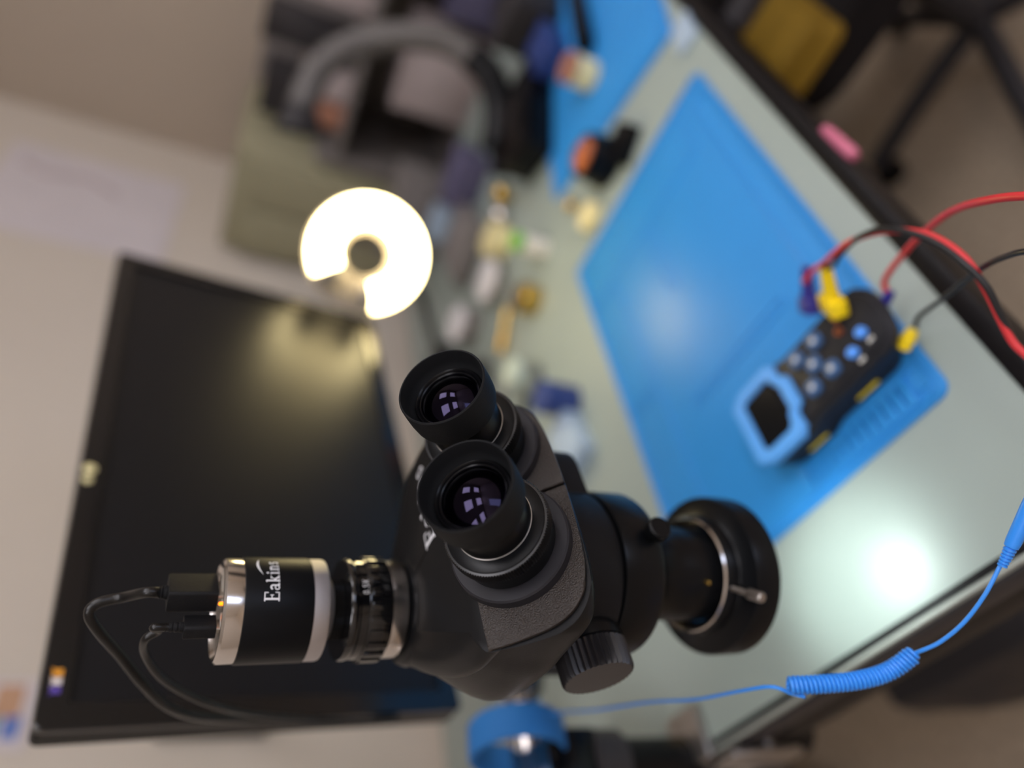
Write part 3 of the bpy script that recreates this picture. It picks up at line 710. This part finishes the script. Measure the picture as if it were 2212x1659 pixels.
w1 = thing_at('tip_cleaner', (.846,.340,0), 'black cup of copper wool at the corner of the large blue mat', 'tip cleaner')
build('cup', lathe([(0,0),(.034,0),(.036,.003),(.030,.040),(.026,.041),(.022,.036),(0,.034)], 48), M_DEEP, w1)
bm = bmesh.new(); bmesh.ops.create_icosphere(bm, subdivisions=4, radius=.023)
for v in bm.verts: v.co *= 1+.14*noise.noise(v.co*260); v.co.z = v.co.z*.6+.038
build('copper_wool', bm, M_COPPER, w1)
carton('tool_case', (.820,.300,0), (.040,.050,.018), M_DEEP, 'flat black case beside the copper wool cup', 'case', 25)
jar('flux_bottle', (.893,.520,0), .014, .055, M_WHITEP, M_GREEN, 'small bottle with a bright green cap', 'bottle')
jar('solder_paste_jar', (1.045,.62,0), .030, .036, M_CREAM, M_CREAM, 'wide pale cream jar behind the ring lamp', 'jar')
jar('screw_tin', (.985,.665,0), .038, .030, M_STEEL, M_GLINTLID, 'round steel tin with a lid paled as a blurred highlight, right of the lamp', 'tin')
jar('solder_spool', (1.00,.785,0), .034, .040, M_GREYP, M_GLINTLID, 'grey spool of solder, its top paled as a blurred highlight, below the steel tin', 'spool')
jar('brass_wool_cup', (.835,.578,0), .024, .030, M_BRASS, M_BRASS, 'small brass cup beside the mat edge', 'cup')
jar('glass_jar', (.715,.626,0), .021, .045, M_GLASS, M_GLINTJAR, 'small glass jar with a pale lid, above the far eyepiece', 'jar')
jar('alcohol_bottle', (.605,.560,0), .022, .050, M_BLUED, M_BLUED, 'navy blue bottle right of the far eyepiece', 'bottle')
carton('parts_box', (.545,.575,0), (.075,.055,.022), M_PALE, 'pale blue parts box next to the microscope head', 'box', 12)
carton('component_box', (1.20,.735,0), (.16,.12,.035), M_GREYP, 'low grey component box behind the jars', 'box', 12)
carton('component_box', (1.02,.93,0), (.10,.07,.03), M_DGREY, 'low dark component box below the spool', 'box', -20)
jar('glint_disc', (.806,.402,0), .020, .014, M_CREAM, M_CREAM, 'small cream disc painted as a blurred glint by the tip of the blue mat', 'tin')  # pale disc whose colour stands in for a blurred bright glint
for nm, p, rr, m_, lb in (('steel_glint_bead', (1.078,.588,.0), .018, M_CHROME, 'shiny bead added for a glint right of the cream jar'),
                      ('steel_glint_bead', (.745,.668,.0), .016, M_CHROME, 'shiny bead added for a glint beside the glass jar'),
                      ('brass_glint_bead', (1.115,.565,.0), .018, M_BRASS, 'brass bead added for a glint beyond the cream jar'),
                      ('brass_glint_bead', (.868,.425,.0), .009, M_BRASS, 'brass bead added for a glint just beyond the cream disc')):
    bm = bmesh.new(); bmesh.ops.create_icosphere(bm, subdivisions=3, radius=rr)  # balls added to catch the lamp and blur into bright discs
    o = build(nm, bm, m_); o.location = P(p[0], p[1], rr); tag(o, lb, 'glint bead')
def rod_tool(name, a, b, r, m, label, cat, tipm=None):
    a = P(*a); b = P(*b); L = (b-a).length
    t = empty(name, frame_from(b-a, a, (0,0,1)), label, cat)
    build('handle', lathe([(0,0),(r*.9,.001),(r,.004),(r,L*.62),(r*.6,L*.66),(0,L*.66)], 20), m, t)
    build('shaft', lathe([(0,L*.65),(r*.35,L*.65),(r*.3,L*.97),(0,L)], 16), tipm or M_STEEL, t)
    return t
rod_tool('screwdriver', (.70,.86,.010), (.79,.70,.006), .009, M_DGREY, 'dark screwdriver lying behind the lamp base, nearer the monitor', 'screwdriver')
rod_tool('screwdriver', (.84,.70,.008), (.93,.62,.005), .007, M_BRASS, 'brass coloured screwdriver between the glass jar and steel tin', 'screwdriver')
rod_tool('tweezers', (.64,.72,.006), (.74,.62,.004), .005, M_DEEP, 'thin black tweezers beside the monitor corner', 'tweezers')
rod_tool('soldering_handle', (1.06,.27,.020), (1.26,.22,.020), .014, M_DEEP, 'thick black iron handle on the second mat', 'soldering iron')
carton('black_case', (1.12,.43,.004), (.17,.09,.05), M_DEEP, 'long black case on the second blue mat', 'case', -24)
carton('black_case', (1.32,.32,.004), (.11,.11,.08), M_DGREY, 'dark cube case at the far end of the second mat', 'case', -24)
carton('navy_box', (1.19,.335,.004), (.08,.06,.04), M_BLUED, 'navy box on the second mat beside the two dark cases', 'box', -10)
jar('cream_jar', (1.02,.295,.004), .022, .045, M_CREAM, M_ORANGE, 'cream jar with a rust lid on the second mat', 'jar')
carton('plum_box', (1.32,.66,0), (.09,.11,.06), M_PURPLE, 'plum coloured box at the back right of the bench', 'box', 6)
carton('paper_tray', (.835,.158,0), (.05,.03,.006), M_PALE, 'pale blue tray at the front bench edge beyond the mat', 'tray', -10)
pk = bmesh.new(); add_lathe(pk, [(0,-.026),(.004,-.026),(.0055,-.022),(.0055,.022),(.004,.026),(0,.026)], 24, frame_from((1,.05,0), (0,0,0), (0,0,1)))
o = build('pink_marker', pk, M_PINK); o.location = P(.515,.124,-.010); tag(o, 'pink marker clipped to the front bench edge', 'marker')
# fume hose: grey arc with a black foot
hz = empty('fume_hose', P(1.235,.54,0), 'grey flexible fume hose bending in an arch at the right end', 'hose')
def HZ(*a): return P(*a) - hz.location
hp_ = catmull([HZ(1.359,.639,.368),HZ(1.404,.577,.349),HZ(1.426,.523,.301),HZ(1.426,.479,.233),HZ(1.409,.447,.153),HZ(1.369,.443,.090)], 14)
build('hose', tube(hp_, [.026+.0018*(k % 2) for k in range(len(hp_))], 20, 0), mat('hose_grey', (96,92,90), .5), hz)
build('lower_pipe', tube([HZ(1.369,.443,.092),HZ(1.34,.455,.055),HZ(1.29,.49,.03),HZ(1.235,.54,.022)], .030, 20), M_DEEP, hz)
build('foot', lathe([(0,0),(.055,0),(.055,.012),(.04,.02),(0,.02)], 40, T3(*HZ(1.24,.535,0))), M_DEEP, hz)
build('nozzle', lathe([(.026,0),(.045,.05),(.042,.05),(.022,0)], 32, frame_from((-.5,.7,-.1), HZ(1.362,.636,.368), (0,0,1)), closed=True), M_DGREY, hz)

# side rack against the right wall
rk = empty('side_rack', (1.78,.55,0), 'grey open rack along the right wall with boxes on it', 'rack')
RX0, RX1, RY0, RY1 = 1.62, 1.98, .15, .88
def rb(name, x0, x1, y0, y1, z0, z1, m): build(name, box((x1-x0,y1-y0,z1-z0), ((x0+x1)/2-1.78,(y0+y1)/2-.55,(z0+z1)/2+D), bev=.002), m, rk)
rb('back_panel', RX1-.02, RX1, RY0, RY1, -D+.0, .46, M_GREYP)
for y in (RY0, RY1-.02): rb('side_panel', RX0, RX1-.02, y, y+.02, -D, .30, M_GREYP)
for z in (-.45, -.02, .26): rb('shelf', RX0, RX1-.02, RY0+.02, RY1-.02, z-.018, z, M_GREYP)
cb = empty('tall_cabinet', (1.79,1.04,0), 'olive cabinet standing in the corner behind the lamp', 'cabinet')
build('body', box((.36,.28,D+.47), (0,0,(D+.47)/2), bev=.004), M_OLIVE, cb)
for k in range(2):
    d_ = build('door', box((.018,.132,D+.40), (-.189,-.069+.138*k,(D+.44)/2+.01), bev=.003), M_OLIVE, cb)
    build('handle', box((.012,.010,.12), (-.203,-.016+.032*k,D+.12), bev=.003), M_STEEL, d_)
def rackbox(name, y, z, sy, sz, m, label, cat='box', x=1.70, sx=.13, rot=0): return carton(name, (x,y,z), (sx,sy,sz), m, label, cat, rot)
rackbox('black_box', .81, .26, .10, .18, M_DGREY, 'black box on the upper rack shelf behind the rust coloured jar', x=1.80)
rackbox('white_box', .70, .26, .07, .10, M_PINKG, 'pale box on the upper rack shelf right of the black one')
rackbox('small_black_box', .62, .26, .05, .20, M_DGREY, 'tall dark box at the middle of the upper rack shelf')
rackbox('grey_box', .45, .26, .16, .13, M_PINKG, 'wide pale box at the near end of the upper shelf')
jar('rust_jar', (1.66,.775,.26), .035, .09, M_ORANGE, M_ORANGE, 'short rust coloured jar on the upper rack shelf', 'jar')
rackbox('pale_card_box', .60, -.02, .20, .18, M_PINKG, 'large pale pink card box on the lower rack shelf')
rackbox('blue_grey_box', .40, -.02, .14, .13, M_PURPLE, 'plum grey box at the near end of the lower shelf')
carton('grey_case', (1.47,.86,0), (.12,.20,.12), M_GREYP, 'grey case at the back end of the bench before the rack', 'case', 5)
carton('pale_blue_box', (1.36,.80,0), (.06,.07,.05), M_PALE, 'small pale blue box in front of the grey case', 'box', 15)
# papers on the back wall
for (x0, x1, z0, z1, lb) in ((1.50,1.86,.585,.98,'large pale paper sheet pinned high beside the corner'), (.405,.50,.575,.68,'small colourful picture on the wall left of the monitor')):
    t = empty('wall_sheet', P((x0+x1)/2, Y1, (z0+z1)/2), lb, 'poster')
    build('sheet', box((x1-x0, .002, z1-z0), (0,-.002,0)), M_PAPER, t)
    if 'colourful' in lb:
        for (dx, dz, w_, h_, cc) in ((-.02,.012,.04,.05,(80,150,150)), (.018,-.018,.045,.035,(190,150,120)), (-.018,-.030,.03,.02,(90,120,190))):
            build('colour_patch', box((w_, .001, h_), (dx,-.0036,dz)), mat('patch', cc, .7), t)
    else:
        build('pencil_sketch', tube([(.05,-.0035,-.06),(.09,-.0035,.02),(.07,-.0035,.10),(.10,-.0035,.16)], .008, 8), M_PINKG, t)
# office chair tucked at the far front of the bench
ch = empty('office_chair', (1.15,.01,0), 'black office chair pushed up to the far front of the bench', 'chair')
zs_ = D-.24
build('seat', prism(rrect(.46,.44,.09,8), zs_-.07, zs_, .025, seg=4), M_CHAIR, ch)
build('backrest', prism(rrect(.44,.50,.10,8), -.03, .03, .02, frame_from((.1,1,-.12), (.05,-.27,zs_+.36), (1,0,0)), seg=4), M_CHAIR, ch)
build('back_bar', tube([(0,-.10,zs_-.08),(0,-.27,zs_-.05),(0,-.30,zs_+.20)], .018, 14), M_DGREY, ch)
for s in (-1,1): build('armrest', tube([(s*.23,-.12,zs_-.05),(s*.28,-.12,zs_+.02),(s*.28,-.10,zs_+.16),(s*.28,.12,zs_+.17)], .018, 14), M_DGREY, ch)
build('gas_column', lathe([(0,.10),(.028,.10),(.028,zs_-.07),(0,zs_-.07)], 32), M_DGREY, ch)
for k in range(5):
    a = 2*math.pi*k/5+.3
    lg = build('leg', tube([(0,0,.11),(.14*math.cos(a),.14*math.sin(a),.095),(.28*math.cos(a),.28*math.sin(a),.07)], .018, 12), M_DGREY, ch)
    build('caster', lathe([(0,-.012),(.026,-.012),(.028,0),(.026,.012),(0,.012)], 24, frame_from((-math.sin(a),math.cos(a),0), (.28*math.cos(a),.28*math.sin(a),.028), (0,0,1))), M_DEEP, lg)
t = empty("folded_cloth", (.985,.140,zs_), 'folded yellow cloth on the seat of the black chair', 'cloth')
build('fold', prism(rrect(.17,.11,.02,5), 0, .018, .006), M_YCLOTH, t)
build('fold', prism(rrect(.15,.10,.02,5,.004,.002), .018, .034, .006), M_YCLOTH, t)
# on the floor at the left end
bg = empty('tool_bag', (.43,.60,0), 'dark grey soft bag on the floor under the bench end', 'bag')
bm = bmesh.new(); bmesh.ops.create_cube(bm, size=1); bmesh.ops.subdivide_edges(bm, edges=bm.edges, cuts=6, use_grid_fill=True)
for v in bm.verts:
    v.co = v.co.lerp(v.co.normalized()*.6, .35); v.co.x *= .34; v.co.y *= .26; v.co.z *= .24
    v.co += v.co.normalized()*.012*noise.noise(v.co*16); v.co.z = max(v.co.z+.115, 0)
build('bag_body', bm, M_DGREY, bg)
build('strap', tube([(-.10,0,.20),(-.06,.02,.30),(.06,.02,.30),(.10,0,.20)], .010, 12), M_DEEP, bg)
wd = empty('wood_strip', (.16,.82,0), 'tan wooden strip lying on the floor left of the bench', 'strip')
build('plank', box((.02,.55,.012), (0,0,.006), Matrix.Rotation(.12, 3, 'Z'), bev=.002), M_TAN, wd)
